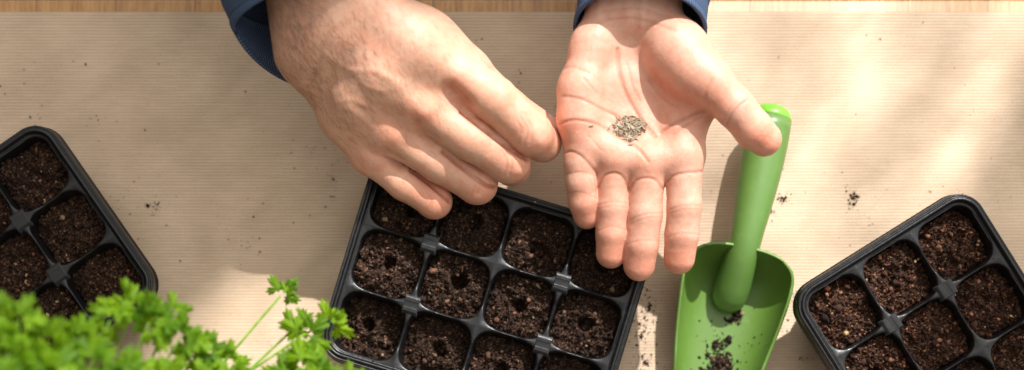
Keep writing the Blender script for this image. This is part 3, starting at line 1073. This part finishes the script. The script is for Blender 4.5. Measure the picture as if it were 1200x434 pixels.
# ------------------------------------------------------------------ sleeves
def sleeve(name, c0, c1, lat, r0, r1, top_back, bot_fwd, flat=.85, seed=1, label=None):
    """tube from the cuff end c0 to c1; at the cuff its upper lip sits back and its lower lip forward"""
    rng = np.random.default_rng(seed)
    c0, c1 = np.array(c0, float), np.array(c1, float)
    d = c1 - c0; L = np.linalg.norm(d); d /= L
    up = np.array([0, 0, 1.0]); up -= d * (up @ d); up /= np.linalg.norm(up)
    side = np.cross(up, d)
    nt, nl = 140, 240
    V, F, R = [], [], []
    ph = rng.random(6) * 6.28
    for j in range(nl + 1):
        t = j / nl
        for i in range(nt):
            th = 2 * math.pi * i / nt
            r = r0 + (r1 - r0) * t
            if t > .97: r *= math.sqrt(max(0, 1 - ((t - .97) / .0302) ** 2))
            cuff = 1.0 if t * L < 5 else 0.0
            r += 1.1 * cuff
            fold = (1 - math.exp(-t * L / 16))
            r += fold * (3.6 * math.sin(t * L / 8.5 + 1.2 * math.sin(th + ph[0]) + ph[1]) * (.5 + .5 * math.sin(th * 2 + ph[2])) + 1.6 * math.sin(t * L / 15 - 2 * th + ph[3]))
            r += .7 * math.sin(3 * th + ph[4]) - 1.5 * math.exp(-((t * L - 21) / 1.6) ** 2) - .7 * math.exp(-((t * L - 4.5) / .9) ** 2)
            sh = (top_back * max(0, math.sin(th)) - bot_fwd * max(0, -math.sin(th))) * math.exp(-t * L / 38)
            p = c0 + d * (t * L + sh) + side * math.cos(th) * r + up * math.sin(th) * r * flat
            V.append(p); R.append((th * r0 / 2.1 / 1.0, t * L / 1.6, 0))
    for j in range(nl):
        for i in range(nt):
            i2 = (i + 1) % nt
            F.append((j * nt + i, j * nt + i2, (j + 1) * nt + i2, (j + 1) * nt + i))
    o = mesh_obj(name, np.array(V), np.array(F), M_KNIT)
    a = o.data.attributes.new('Rib', 'FLOAT_VECTOR', 'POINT')
    a.data.foreach_set('vector', np.array(R, float).ravel())
    s = o.modifiers.new('solid', 'SOLIDIFY'); s.thickness = .0026; s.offset = 1
    child(o)
    if label: o['label'] = label
    return o


sleeve('sleeve', P(750, 38, 94), P(800, -420, 86), None, 44, 62, 17, 16, .86, 3, 'navy knit sleeve end around the open hand\'s wrist')
sleeve('sleeve', P(374, 4, 122), P(228, -420, 198), None, 59, 78, 16, 62, .85, 5, 'navy knit sleeve pushed back from the pinching hand')

# ------------------------------------------------------------------ seeds
def seed_mesh():
    V, F = [], []
    n, m = 8, 9
    for j in range(m):
        t = j / (m - 1)
        x = (t - .5) * 5.0
        r = .52 * math.sin(math.pi * (.03 + .94 * t)) ** .8
        for k in range(n):
            a = 2 * math.pi * k / n
            V.append((x, r * math.cos(a), r * .8 * math.sin(a) + .35 * (1 - (2 * t - 1) ** 2) * .5))
    for j in range(m - 1):
        for k in range(n):
            k2 = (k + 1) % n
            F.append((j * n + k, j * n + k2, (j + 1) * n + k2, (j + 1) * n + k))
    F.append(tuple(range(n))[::-1]); F.append(tuple((m - 1) * n + k for k in range(n)))
    return np.array(V), F


def surf_z(bvh, x, y):
    h = bvh.ray_cast(Vector((x, y, 400)), Vector((0, 0, -1)))
    return (h[0].z, h[1]) if h[0] is not None else (None, None)


seed0 = None


def add_seed(pos, rot, label, group=None, scale=1.0):
    global seed0
    if seed0 is None:
        seed0 = mesh_obj('seed', *seed_mesh(), M_SEED); o = seed0
    else:
        o = seed0.copy(); COL.objects.link(o)
        for k in ('group',):
            if k in o: del o[k]
    o.location = Vector(pos) * .001
    o.rotation_euler = rot
    o.scale = (scale,) * 3
    set_props(o, label, 'seed', group)
    return o


heap = P(738, 150, 100)
n_heap = 200
for i in range(n_heap):
    for _ in range(20):
        a, r = RNG.random() * 2 * math.pi, RNG.random() ** .62
        ex, ey = 11.6, 9.2
        x = heap[0] + r * ex * math.cos(a); y = heap[1] + r * ey * math.sin(a)
        if not (r > .75 and math.cos(a) > .5 and math.sin(a) < -.2): break
    zz, nn_ = surf_z(palm_bvh, x, y)
    lift = .55 + 3.1 * max(0, 1 - r * 1.05) * RNG.random() ** .6
    add_seed((x, y, zz + lift), (RNG.normal() * .3, RNG.normal() * .28, RNG.random() * 6.28), 'small striped beige seed in the heap on the open palm', 'seeds heaped on the open palm', .8 + .32 * RNG.random())
for u, v, rz, lab in [(692, 151, .3, 'single pale seed lying apart on the palm below the pinching fingers'), (713.5, 151, 1.0, 'seed at the far left edge of the heap on the palm'), (738, 171, .2, 'seed lying just below the heap on the open palm')]:
    p = P(u, v, 100)
    zz, _n = surf_z(palm_bvh, p[0], p[1])
    add_seed((p[0], p[1], zz + .5), (0, 0, rz), lab, None, 1.0)
p = P(653.5, 155, 97 - DZ)
add_seed(p, (.3, .5, .9), 'seed held between the thumb and the index fingertip', None, 1.0)

# ------------------------------------------------------------------ spilled soil crumbs
def scatter(clusters, n_bg, rng, zf):
    pts, sz = [], []
    for u, v, ru, rv, n, big in clusters:
        for _ in range(n):
            r = abs(rng.normal()) * .6
            a = rng.random() * 6.283
            p = P(u + ru * r * math.cos(a), v + rv * r * math.sin(a), 0)
            s = .8 * big * (.2 + .8 * rng.random() ** 3)
            pts.append((p[0], p[1], zf(p[0], p[1]) + s * .45)); sz.append(s)
    for _ in range(n_bg):
        u, v = rng.random() * 1240 - 20, 18 + rng.random() * 440
        p = P(u, v, 0)
        s = .15 + .6 * rng.random() ** 4
        pts.append((p[0], p[1], zf(p[0], p[1]) + s * .45)); sz.append(s)
    return np.array(pts), np.array(sz)


pz = lambda x, y: float(paper_z(np.array(x), np.array(y)))
rng = np.random.default_rng(5)
cl = [(1000, 232, 9, 12, 60, 1.3), (918, 233, 10, 8, 36, 1.2), (906, 250, 5, 5, 8, 1.4), (760, 362, 12, 26, 90, 1.1), (752, 392, 12, 30, 60, 1.2), (757, 425, 14, 12, 40, 1.2), (914, 374, 9, 24, 60, 1.0),
      (930, 345, 22, 26, 26, .8), (1020, 262, 26, 14, 16, .7), (1090, 225, 60, 18, 12, .7), (180, 243, 9, 5, 12, 1.5), (184, 240, 40, 30, 22, 1.0), (290, 290, 50, 40, 26, .8), (390, 210, 12, 40, 30, .8),
      (360, 180, 30, 60, 26, .7), (20, 105, 20, 6, 5, .9), (35, 138, 12, 4, 4, 1.0), (108, 140, 30, 8, 8, .8), (135, 235, 30, 40, 16, .9), (315, 400, 30, 30, 12, .7), (610, 85, 12, 30, 10, .9), (640, 205, 16, 12, 10, .8), (940, 420, 40, 20, 26, .8)]
cl = [(a, b, c, d, int(n * 1.5), e) for a, b, c, d, n, e in cl]
pts, sz = scatter(cl + [(a, b, c * 2.6, d * 2.2, int(n * .8), e * .45) for a, b, c, d, n, e in cl], 420, rng, pz)
o = mesh_obj('soil_crumbs', *crumbs(pts, sz, rng, .8)[:2], M_SOIL, None, True)
a = o.data.color_attributes.new('Col', 'FLOAT_COLOR', 'POINT')
cc = np.ones((len(o.data.vertices), 4)); cc[:, :3] = np.repeat(soil_colour(len(pts), rng, .8), 12, 0)
a.data.foreach_set('color', cc.ravel())
set_props(o, 'loose dark soil crumbs scattered over the brown paper', 'soil', kind='stuff')

# soil inside the trowel
bpy.context.view_layer.update()
sv, sf = scoop_mesh()
mw = np.array(Matrix.Rotation(math.radians(-12.0), 3, 'Z'))
svw = sv @ mw.T + P(862, 306, 0)
sb = BVHTree.FromPolygons(svw.tolist(), sf.tolist())
pts, sz = [], []
for u, v, ru, rv, n, big, lift in [(864, 366, 5, 6, 110, 1.9, 3.2), (857, 376, 12, 5, 70, 1.3, .6), (853, 399, 4, 4, 14, 2.3, 1.5), (838, 405, 12, 7, 46, 1.4, .5), (846, 424, 18, 10, 240, 1.7, 2.2), (838, 436, 24, 9, 160, 1.7, 2.0), (846, 400, 36, 34, 90, .7, 0), (880, 405, 12, 12, 10, .8, 0)]:
    for _ in range(n):
        r = abs(rng.normal()) * .6; a = rng.random() * 6.283
        p = P(u + ru * r * math.cos(a), v + rv * r * math.sin(a), 4)
        zz, _n = surf_z(sb, p[0], p[1])
        if zz is None: continue
        s = big * (.3 + .7 * rng.random() ** 2)
        pts.append((p[0], p[1], zz + s * .4 + lift * max(0, 1 - r) * rng.random())); sz.append(s)
pts, sz = np.array(pts), np.array(sz)
cv_, cf_, cc_ = crumbs(pts, sz, rng, .9)
o = mesh_obj('spilled_soil', cv_, cf_, M_SOIL, None, True, cc_)
set_props(o, 'small heap of dark soil left in the green trowel scoop', 'soil', kind='stuff')

# ------------------------------------------------------------------ parsley
def leaflet(rng, R):
    """curly toothed leaflet in its own frame: base at the origin, tip along +x"""
    nth, nr = 85, 4
    V = [(0, 0, 0)]
    lob = 5
    ph = rng.random(4) * 6.28
    for j in range(1, nr + 1):
        f = j / nr
        for i in range(nth):
            th = math.radians(-118 + 236 * i / (nth - 1))
            big = abs(math.cos(4.0 * th * .5)) ** .75
            tooth = .5 + .5 * math.cos(th * 18.0)
            out = R * (.24 + .62 * big + .26 * tooth * (.35 + .65 * big)) * (.70 + .30 * math.cos(th))
            r = out * f
            z = R * (.15 * f * f * math.sin(3 * th + ph[2]) + .08 * f * math.sin(8 * th + ph[3]) - .22 * f * f) + .05 * R * (rng.random() - .5) * f
            V.append((.25 * R + r * math.cos(th) if j else 0, r * math.sin(th), z))
    F = []
    for i in range(nth - 1):
        F.append((0, 1 + i, 2 + i))
    T = []
    for j in range(nr - 1):
        for i in range(nth - 1):
            a = 1 + j * nth + i
            T += [(a, a + nth, a + nth + 1), (a, a + nth + 1, a + 1)]
    return np.array(V), np.array(F + T)


def frame_from(x, n):
    x = x / np.linalg.norm(x)
    n = n - x * (n @ x); n /= np.linalg.norm(n)
    return np.stack([x, np.cross(n, x), n], 1)


def tube(pts, rs, n=7):
    V, F = [], []
    for k, p in enumerate(pts):
        d = pts[min(k + 1, len(pts) - 1)] - pts[max(k - 1, 0)]
        fr = frame_from(d, np.array([.3, .9, .31]))
        for q in range(n):
            a = 2 * math.pi * q / n
            V.append(p + rs[k] * (fr[:, 1] * math.cos(a) + fr[:, 2] * math.sin(a)))
    for k in range(len(pts) - 1):
        for q in range(n):
            q2 = (q + 1) % n
            F.append((k * n + q, k * n + q2, (k + 1) * n + q2, (k + 1) * n + q))
    return np.array(V), np.array(F)


POTC = P(120, 640, 0)
plant = empty('parsley_plant', (POTC[0], POTC[1], 90))
set_props(plant, 'bright green curly parsley plant out of focus in the lower left corner', 'plant')
rng = np.random.default_rng(21)
sprigs = [  # u, v, z, leaf radius, leaflets
    (18, 346, 205, 12, 5), (52, 372, 200, 13, 6), (8, 392, 222, 14, 6), (95, 372, 190, 12, 6), (130, 356, 182, 11, 6), (160, 346, 178, 11.5, 6), (178, 362, 186, 12, 6), (205, 352, 172, 9, 4), (215, 382, 180, 11.5, 6),
    (246, 396, 176, 11, 6), (272, 412, 170, 10.5, 6), (60, 412, 222, 14, 6), (112, 405, 214, 13.5, 6), (25, 432, 234, 14, 6), (85, 440, 232, 14, 6), (140, 436, 222, 14, 6), (182, 428, 205, 12, 5), (245, 436, 188, 11, 5), (290, 440, 176, 10, 5),
    (312, 462, 178, 10, 5), (268, 440, 176, 10, 5), (225, 404, 172, 10, 5), (-12, 360, 205, 13, 6), (-20, 420, 230, 14, 6), (40, 398, 180, 12, 6),
    (334, 338, 158, 9.0, 3), (392, 372, 170, 10.5, 3), (364, 384, 172, 11, 5), (350, 378, 168, 8, 3), (362, 424, 190, 12, 6), (384, 436, 196, 11, 5), (340, 440, 186, 11, 5), (418, 440, 188, 8, 3),
    (70, 470, 238, 15, 6), (130, 475, 236, 15, 6), (0, 470, 240, 15, 6), (190, 470, 222, 13, 6), (250, 475, 205, 12, 6), (330, 475, 205, 12, 6), (390, 478, 205, 12, 5)]
for u, v, z, R, nl in sprigs:
    R = R * 1.06
    if u < 300: v = v + 5
    v = v + 12 * max(0, min(1, (150 - u) / 60))
    if u < 300: z = z + 45 * (1 - max(u, 0) / 300) + 15
    c = P(u, v, z)
    lean = np.array([c[0] - POTC[0], c[1] - POTC[1], 0]); lean /= np.linalg.norm(lean) + 1e-9
    start = POTC + np.array([rng.normal() * 14, rng.normal() * 14, 88])
    mid = start * .45 + c * .55 + np.array([0, 0, 22]) - lean * 8
    stem_end = c - lean * 6 + np.array([0, 0, -6])
    pts = []
    for k in range(13):
        t = k / 12
        pts.append(start * (1 - t) ** 2 + mid * 2 * t * (1 - t) + stem_end * t * t)
    Vs, Fs, Cs, base = [], [], [], 0
    tint = rng.random()
    for q in range(nl):
        ang = (q - (nl - 1) / 2) * (math.radians(300) / max(nl, 3)) + rng.normal() * .25
        if nl == 3: ang = (q - 1) * 1.15
        dx = np.array([lean[0] * math.cos(ang) - lean[1] * math.sin(ang), lean[0] * math.sin(ang) + lean[1] * math.cos(ang), 0])
        dx[2] = -.15 + rng.normal() * .28
        nrm = np.array([rng.normal() * .35, rng.normal() * .35 - .05, 1.0])
        fr = frame_from(dx, nrm)
        r = R * (.8 + .35 * rng.random())
        for sub in range(2 if q % 2 else 1):
            lv, lf = leaflet(rng, r * (1.0 if sub == 0 else .72))
            fr2 = fr if sub == 0 else frame_from(dx + np.array([rng.normal() * .5, rng.normal() * .5, .25]), nrm + np.array([rng.normal() * .5, rng.normal() * .5, 0]))
            org = stem_end + fr[:, 0] * (r * .25 + sub * r * .55) + np.array([0, 0, 2.2 * sub + rng.normal() * 1.5])
            wv = lv @ fr2.T + org
            Vs.append(wv); Fs.append(lf + base); base += len(lv)
            k = np.clip(-.2 + tint * .6 + .8 * rng.random(), 0, 1)
            Cs.append(np.tile(np.array([.07, .17, .004]) * (1 - k) + np.array([.250, .420, .008]) * k, (len(lv), 1)))
    lo_ = mesh_obj('leaf_sprig', np.vstack(Vs), np.vstack(Fs), M_LEAF, None, True, np.vstack(Cs))
    lo_.parent = plant; lo_.matrix_parent_inverse = Matrix.Translation(-plant.location)
    sv_, sf_ = tube(pts, [1.5 - .7 * k / 12 for k in range(13)])
    st = mesh_obj('stem', sv_, sf_, M_STEM)
    st.parent = lo_

pot = empty('plant_pot', (POTC[0], POTC[1], 0))
set_props(pot, 'terracotta flower pot the parsley grows in', 'pot')


def lathe(prof, n=64):
    V, F = [], []
    for r, z in prof:
        for q in range(n):
            a = 2 * math.pi * q / n
            V.append((r * math.cos(a), r * math.sin(a), z))
    for k in range(len(prof) - 1):
        for q in range(n):
            q2 = (q + 1) % n
            F.append((k * n + q, k * n + q2, (k + 1) * n + q2, (k + 1) * n + q))
    return np.array(V), np.array(F)


mesh_obj('pot_wall', *lathe([(.5, 1.2), (34, 1.2), (35, 2.2), (46, 78), (52, 79), (53, 80), (55, 97), (53.5, 98.5), (51, 98), (47, 84), (46, 80), (.5, 80)]), M_POT, pot)
sv_, sf_ = lathe([(46, 84), (38, 87), (25, 89), (10, 88), (.5, 88)])
rs = np.random.default_rng(3)
so = mesh_obj('pot_soil', sv_ + rs.normal(size=sv_.shape) * .6, sf_, M_SOIL, pot, True, soil_colour(len(sv_), rs))

# ------------------------------------------------------------------ light: low sun through a window on the upper right
EL = math.radians(44)
AZ = np.array([.45, .89]); AZ /= np.linalg.norm(AZ)
to_sun = np.array([AZ[0] * math.cos(EL), AZ[1] * math.cos(EL), math.sin(EL)])
TGT = np.array([0, .15, 0])
DIST = 6.0
LP = TGT + to_sun * DIST
ld = bpy.data.lights.new('window_sun', 'SPOT')
ld.energy = 1.0
ld.color = (1.0, .985, .98)
ld.spot_size = math.radians(24)
ld.spot_blend = .3
ld.shadow_soft_size = .022
lo_ = bpy.data.objects.new('window_sun', ld)
COL.objects.link(lo_)
lo_.location = LP
lo_.rotation_euler = Vector(-to_sun).to_track_quat('-Z', 'Y').to_euler()
bpy.context.view_layer.update()
ld.use_nodes = True
t = NT(ld.node_tree)
lout = t.n('ShaderNodeOutputLight')
em = t.n('ShaderNodeEmission')
nrm = t.n('ShaderNodeTexCoord').outputs['Normal']
R3 = np.array(lo_.matrix_world.to_3x3())
SUN_POWER = 3400.0
SG = -1.0


def build_gobo():
    wx = t.vm('DOT_PRODUCT', nrm, tuple(R3[0] * SG))
    wy = t.vm('DOT_PRODUCT', nrm, tuple(R3[1] * SG))
    wz = t.vm('DOT_PRODUCT', nrm, tuple(R3[2] * SG))
    k = t.m('DIVIDE', -float(LP[2]), wz)
    X = t.m('MULTIPLY_ADD', wx, k, float(LP[0]))
    Y = t.m('MULTIPLY_ADD', wy, k, float(LP[1]))
    u = t.m('MULTIPLY_ADD', X, 1000 / S0, NX)
    v = t.m('MULTIPLY_ADD', Y, -1000 / S0, NY)
    vec = t.n('ShaderNodeCombineXYZ', ins={0: u, 1: v}).outputs[0]
    wob = t.m('MULTIPLY_ADD', t.noise(t.scalevec(vec, (.008, .008, 0)), 1, 2), 44.0, -22.0)
    bnd = t.ramp(t.m('DIVIDE', u, 1200.0), [((x / 1200), (y + 100) / 900) for x, y in
                 [(0, 760), (150, 452), (235, 375), (300, 316), (345, 304), (405, 292), (440, 240), (480, 196), (540, 178), (640, 192), (700, 150), (780, 60), (830, -60), (1200, -90)]])
    bnd = t.m('MULTIPLY_ADD', bnd, 900.0, -100.0)
    d = t.m('SUBTRACT', v, bnd)
    w = t.sstep(u, 290, 400, 9, 30)
    lit = t.sstep(t.m('DIVIDE', t.m('ADD', d, t.m('MULTIPLY', wob, .25)), w), -1.0, 1.0)
    q = t.m('ADD', t.m('MULTIPLY', u, .9), t.m('MULTIPLY', v, .43))
    q = t.m('ADD', q, wob)
    p = t.m('SUBTRACT', t.m('MULTIPLY', v, .9), t.m('MULTIPLY', u, .43))
    far = t.sstep(q, 1096, 1122, 1.0, .10)
    b1 = t.m('SUBTRACT', 1.0, t.m('MULTIPLY', .62, t.m('MULTIPLY', t.sstep(q, 975, 1015), t.sstep(q, 1070, 1035))))
    b2 = t.m('SUBTRACT', 1.0, t.m('MULTIPLY', .42, t.m('MULTIPLY', t.sstep(q, 780, 830), t.sstep(q, 885, 840))))
    fade = t.sstep(v, 330, 190)
    bands = t.m('MULTIPLY', b1, b2)
    bands = t.m('ADD', t.m('MULTIPLY', fade, bands), t.m('SUBTRACT', 1.0, fade))
    dap = t.sstep(t.noise(t.n('ShaderNodeCombineXYZ', ins={0: t.m('MULTIPLY', q, .021), 1: t.m('MULTIPLY', p, .008)}).outputs[0], 1, 3), .34, .58, .42, 1.1)
    dap = t.m('ADD', t.m('MULTIPLY', fade, dap), t.m('SUBTRACT', 1.0, fade))
    s = t.m('MULTIPLY', t.m('MULTIPLY', lit, far), t.m('MULTIPLY', bands, dap))
    s = t.m('MULTIPLY', s, t.m('SUBTRACT', .93, t.m('MULTIPLY', .2, t.m('MULTIPLY', t.sstep(u, 395, 450), t.sstep(u, 800, 720)))))
    t.set(em.inputs['Strength'], t.m('MULTIPLY', s, SUN_POWER))


build_gobo()
t.t.links.new(em.outputs[0], lout.inputs[0])

# ------------------------------------------------------------------ room light
w = bpy.data.worlds.new('World')
scene.world = w
w.use_nodes = True
t = NT(w.node_tree)
g = t.n('ShaderNodeTexCoord').outputs['Generated']
f = t.vm('DOT_PRODUCT', g, tuple(float(v) for v in np.array([.50, .55, .67]) / np.linalg.norm([.5, .55, .67])))
c = t.ramp(t.m('MULTIPLY_ADD', f, .5, .5), [(0, (.05, .04, .032)), (.45, (.13, .115, .10)), (.68, (.62, .58, .54)), (.86, (1.45, 1.40, 1.34)), (1, (2.3, 2.27, 2.2))])
bg = t.n('ShaderNodeBackground', ins={0: c, 1: .92})
wo = t.n('ShaderNodeOutputWorld')
t.t.links.new(bg.outputs[0], wo.inputs[0])

# ------------------------------------------------------------------ camera
cd = bpy.data.cameras.new('camera')
cam = bpy.data.objects.new('camera', cd)
COL.objects.link(cam)
cam.location = (0, 0, CAMH * .001)
cd.sensor_width = 36
cd.lens = 36 * CAMH / (1200 * S0)
cd.shift_y = (NY - 217) / 1200
cd.clip_start = .01
cd.clip_end = 100
cd.dof.use_dof = True
cd.dof.focus_distance = (CAMH - 78) * .001
cd.dof.aperture_fstop = 2.1
scene.camera = cam

scene.view_settings.view_transform = 'Standard'
scene.view_settings.look = 'None'
scene.view_settings.exposure = 0
scene.render.engine = 'CYCLES'
scene.cycles.use_denoising = True
scene.cycles.max_bounces = 8
